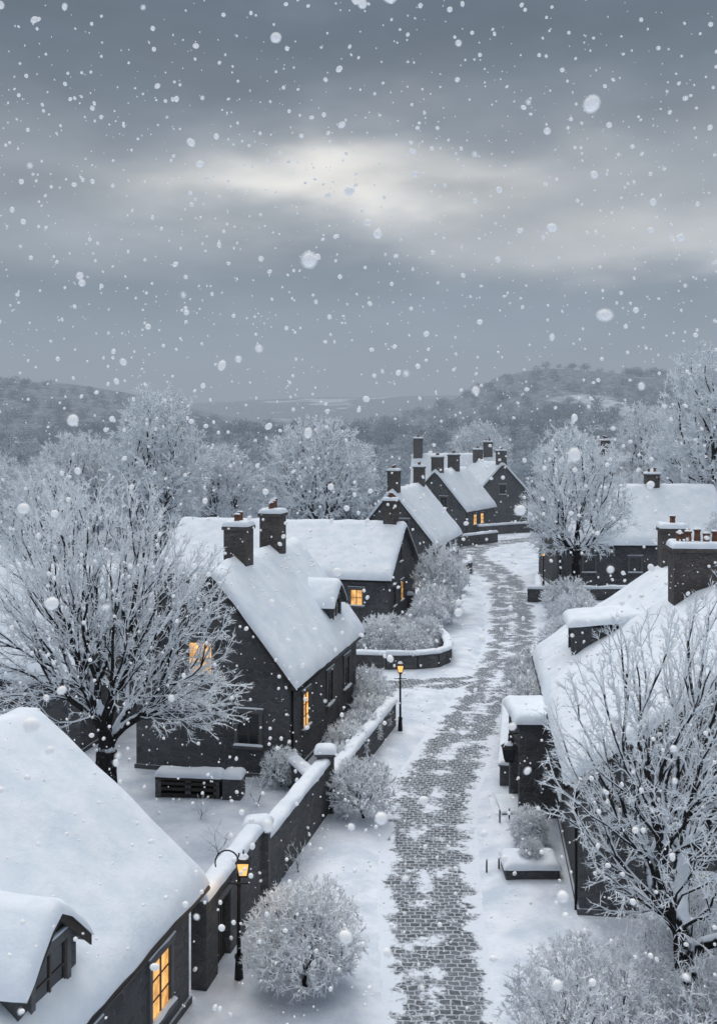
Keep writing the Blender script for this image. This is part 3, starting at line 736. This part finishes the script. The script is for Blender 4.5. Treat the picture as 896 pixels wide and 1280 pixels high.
# ------------------------------------------------------------------ valley haze: box that absorbs and glows, standing in for scattered skylight
mb = MB(); mb.box(-2200, 2200, 84, 1700, -80, 110, SNOW); haze_glow = mb.emit('glowing_haze')
m = bpy.data.materials.new('haze_glow'); m.use_nodes = True; nt = m.node_tree; nt.nodes.clear()
v = N(nt, 'ShaderNodeVolumeAbsorption'); v.inputs['Color'].default_value = (0, 0, 0, 1); v.inputs['Density'].default_value = .0011
e = N(nt, 'ShaderNodeEmission'); e.inputs[0].default_value = (.31, .36, .42, 1); e.inputs[1].default_value = .0011
a = N(nt, 'ShaderNodeAddShader'); nt.links.new(v.outputs[0], a.inputs[0]); nt.links.new(e.outputs[0], a.inputs[1])
nt.links.new(a.outputs[0], N(nt, 'ShaderNodeOutputMaterial').inputs['Volume'])
haze_glow.data.materials[0] = m

# ------------------------------------------------------------------ world
w = bpy.data.worlds.new('World'); sc.world = w; w.use_nodes = True; nt = w.node_tree; nt.nodes.clear()
tc = N(nt, 'ShaderNodeTexCoord').outputs['Generated']; sp = N(nt, 'ShaderNodeSeparateXYZ'); nt.links.new(tc, sp.inputs[0])
az = M(nt, 'ARCTAN2', sp.outputs[0], sp.outputs[1]); el = M(nt, 'ARCSINE', sp.outputs[2])
def vec(a, b, c=0.):
    n = N(nt, 'ShaderNodeCombineXYZ'); setin(nt, n.inputs[0], a); setin(nt, n.inputs[1], b); setin(nt, n.inputs[2], c); return n.outputs[0]
v1 = vec(M(nt, 'MULTIPLY', az, 4.), M(nt, 'MULTIPLY', el, 11.), 1.3)
nA = M(nt, 'SUBTRACT', NOISE(nt, v1, 1., 4, .5), .5)
v2 = vec(M(nt, 'MULTIPLY', az, 3.6), M(nt, 'MULTIPLY', el, 9.), 7.7)
nB = M(nt, 'SUBTRACT', NOISE(nt, v2, 1.1, 4, .5), .5)
v3 = vec(M(nt, 'MULTIPLY', az, 4.5), M(nt, 'MULTIPLY', el, 13.), 3.1)
nC = M(nt, 'SUBTRACT', NOISE(nt, v3, 1.2, 5, .5), .5)
azw = M(nt, 'MULTIPLY_ADD', nA, .38, az); elw = M(nt, 'ADD', M(nt, 'MULTIPLY_ADD', nB, .18, el), M(nt, 'MULTIPLY', nC, .06))
ramp = N(nt, 'ShaderNodeValToRGB'); nt.links.new(M(nt, 'DIVIDE', elw, 1.4), ramp.inputs[0]); cr = ramp.color_ramp
stops = [(0, (.33, .39, .46)), (.08, (.28, .34, .41)), (.14, (.22, .275, .345)), (.19, (.29, .34, .395)), (.26, (.27, .315, .365)), (.335, (.15, .187, .234)), (.42, (.118, .152, .197)), (.6, (.35, .40, .46)), (1.0, (1., 1., 1.))]
while len(cr.elements) < len(stops): cr.elements.new(.5)
for e_, (p_, c_) in zip(cr.elements, stops): e_.position = p_/1.4; e_.color = (*c_, 1)
def glow(a0, e0, sa, se, amp):
    p = M(nt, 'POWER', M(nt, 'ABSOLUTE', M(nt, 'DIVIDE', M(nt, 'SUBTRACT', azw, a0), sa)), 2.)
    q = M(nt, 'POWER', M(nt, 'ABSOLUTE', M(nt, 'DIVIDE', M(nt, 'SUBTRACT', elw, e0), se)), 2.)
    return M(nt, 'MULTIPLY', M(nt, 'EXPONENT', M(nt, 'MULTIPLY', M(nt, 'ADD', p, q), -1.)), amp)
g1 = M(nt, 'ADD', M(nt, 'ADD', glow(-.03, .246, .12, .036, .50), glow(.03, .242, .22, .028, .20)), M(nt, 'ADD', glow(.26, .185, .20, .032, .32), glow(-.05, .24, .30, .075, .10)))
c1 = MIX(nt, 1., ramp.outputs[0], MIX(nt, g1, (0, 0, 0), (1.0, .90, .76)), 'ADD')
st = M(nt, 'MULTIPLY_ADD', nC, .9, 1.)
top = MR(nt, el, .75, 1.5, 1., 1.7)
c2 = N(nt, 'ShaderNodeVectorMath', operation='SCALE'); nt.links.new(c1, c2.inputs[0]); nt.links.new(M(nt, 'MULTIPLY', st, top), c2.inputs['Scale'])
bg = N(nt, 'ShaderNodeBackground'); nt.links.new(c2.outputs[0], bg.inputs[0]); bg.inputs[1].default_value = 1.0
sky = N(nt, 'ShaderNodeTexSky', sky_type='NISHITA'); sky.sun_disc = False; sky.sun_elevation = math.radians(50); sky.sun_rotation = math.radians(-12); sky.dust_density = 1
bg2 = N(nt, 'ShaderNodeBackground'); nt.links.new(sky.outputs[0], bg2.inputs[0]); bg2.inputs[1].default_value = .06
mx = N(nt, 'ShaderNodeMixShader'); mx.inputs[0].default_value = .95; nt.links.new(bg2.outputs[0], mx.inputs[1]); nt.links.new(bg.outputs[0], mx.inputs[2])
nt.links.new(mx.outputs[0], N(nt, 'ShaderNodeOutputWorld').inputs[0])
L = bpy.data.lights.new('sun', 'SUN'); L.energy = 1.15; L.angle = math.radians(30); L.color = (1, .98, .95)
so = bpy.data.objects.new('sun', L); COL.objects.link(so)
dv = Vector((-math.sin(math.radians(12))*math.cos(math.radians(50)), math.cos(math.radians(12))*math.cos(math.radians(50)), math.sin(math.radians(50))))
so.rotation_euler = dv.to_track_quat('Z', 'Y').to_euler()

# ------------------------------------------------------------------ camera
cam = bpy.data.cameras.new('camera'); co = bpy.data.objects.new('camera', cam); COL.objects.link(co)
co.location = (0, 0, 14); co.rotation_euler = (math.radians(90), 0, 0)
cam.sensor_fit = 'VERTICAL'; cam.sensor_height = 36; cam.lens = 36; cam.shift_y = -100/1280; cam.clip_start = .1; cam.clip_end = 6000
cam.dof.use_dof = True; cam.dof.focus_distance = 45; cam.dof.aperture_fstop = 1.8
sc.camera = co
sc.view_settings.view_transform = 'Standard'; sc.view_settings.look = 'None'; sc.view_settings.exposure = 0
